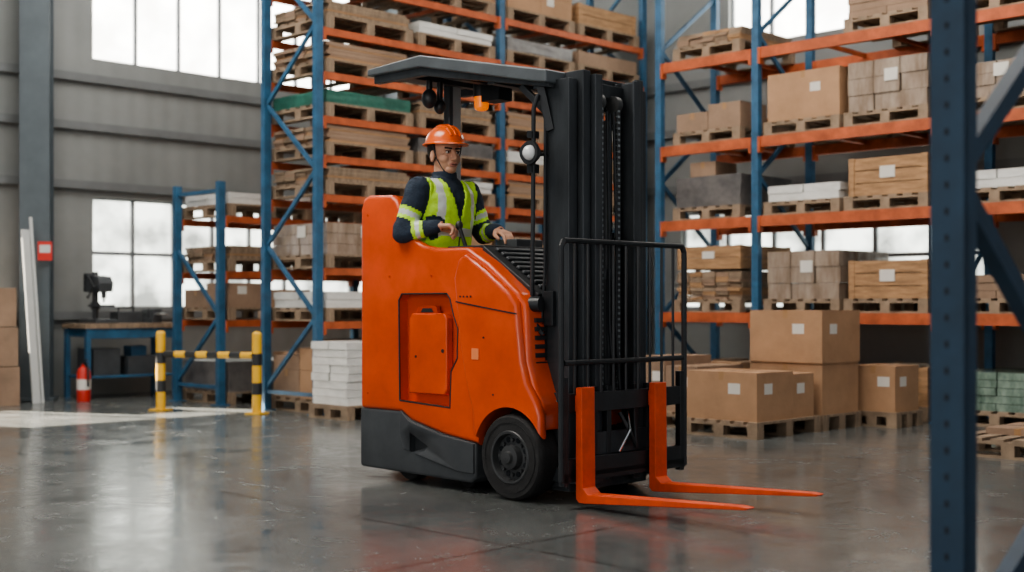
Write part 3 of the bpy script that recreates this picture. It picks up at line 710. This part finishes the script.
def hand(name,Wp,d,up,side,curl,parent):
    d=Vector(d).normalized(); up=Vector(up); up=(up-d*up.dot(d)).normalized(); sd=d.cross(up)*side
    Wp=Vector(Wp); b=B()
    def Q(f,s,u): return Wp+d*f+sd*s+up*u
    b.cyl(Q(-.03,0,0),Q(.03,0,0),.026,'skin',16,.030)
    for s in(-.028,-.01,.01,.028): b.cyl(Q(.012,s*.7,0),Q(.085,s,.002),.016,'skin',14,.013); b.ell(Q(.085,s,.002),(.013,)*3,'skin',12,8)
    ln={.030:.068,.0105:.078,-.0095:.072,-.029:.056}
    for s,L in ln.items():
        p=Q(.085,s,.002); ang=math.radians(10); pts=[p]
        for f,cc in((.45,curl[0]),(.32,curl[1]),(.25,curl[2])):
            ang+=math.radians(cc); p=p+(d*math.cos(ang)-up*math.sin(ang))*L*f*1.05; pts.append(p)
        limb(b,pts,[.0108,.0098,.009,.0078],'skin')
    t0=Q(.02,.022,-.006); t1=Q(.048,.048,-.016); t2=Q(.075,.056,-.022); t3=Q(.096,.050,-.030)
    limb(b,[t0,t1,t2,t3],[.018,.0135,.0115,.0095],'skin')
    me=fuse(b,.0028,3); me.materials.append(M['skin']); o=bpy.data.objects.new(name,me); C.objects.link(o); o.parent=parent
    return o
hand('right_hand',(.147,-.173,1.187),(.85,.50,-.05),(0.0,.1,1),-1,(35,50,35),P)
hand('left_hand',(.245,.208,1.175),(.97,-.15,-.30),(.3,0,1),1,(12,22,18),P)

# ------------------------------------------------------------ lighting
w=bpy.data.worlds.new('world'); bpy.context.scene.world=w; w.use_nodes=True
bg=w.node_tree.nodes['Background']; bg.inputs[0].default_value=(.95,.97,1,1); bg.inputs[1].default_value=.68
def area(name,loc,tgt,size,e,col,sy=None):
    l=bpy.data.lights.new(name,'AREA'); l.energy=e; l.size=size; l.color=col
    if sy: l.shape='RECTANGLE'; l.size_y=sy
    o=bpy.data.objects.new(name,l); C.objects.link(o); o.location=loc
    o.rotation_euler=(Vector(tgt)-Vector(loc)).to_track_quat('-Z','Y').to_euler(); return o
area('overhead_fill',(-3.5,7,7.4),(-1,8.5,0),4,540,(1,.935,.84),4)  # overhead fill lamps, added under a ceiling that has no skylights
area('overhead_fill',(2.5,9.5,7.4),(2.0,11.5,0),4,360,(1,.94,.86),3)
area('overhead_fill',(-3.5,12.5,7.3),(-3,14.5,0),3,280,(1,.95,.88),3)
area('operator_fill',(-5,-3,3.2),(-1,8,1.4),4,200,(1,.94,.86),3)  # fill added behind the camera to brighten the operator; no door there
s=bpy.data.lights.new('sun','SUN'); s.energy=60; s.angle=.015; s.color=(1,.88,.72)
so=bpy.data.objects.new('sun',s); C.objects.link(so)
dv=W(3.0,1.5,-1.9); so.rotation_euler=dv.to_track_quat('-Z','Y').to_euler(); so.location=(-16,18,8)

cam=bpy.data.cameras.new('camera'); co=bpy.data.objects.new('camera',cam); C.objects.link(co)
co.location=(0,0,1.12); co.rotation_euler=(math.pi/2,0,0); cam.lens=45; cam.sensor_width=36; cam.shift_y=19/1024
cam.dof.use_dof=True; cam.dof.focus_distance=7.5; cam.dof.aperture_fstop=1.4
cam.clip_end=100
bpy.context.scene.camera=co
vs_=bpy.context.scene.view_settings
vs_.view_transform='AgX'; vs_.look='AgX - Medium High Contrast'; vs_.exposure=0
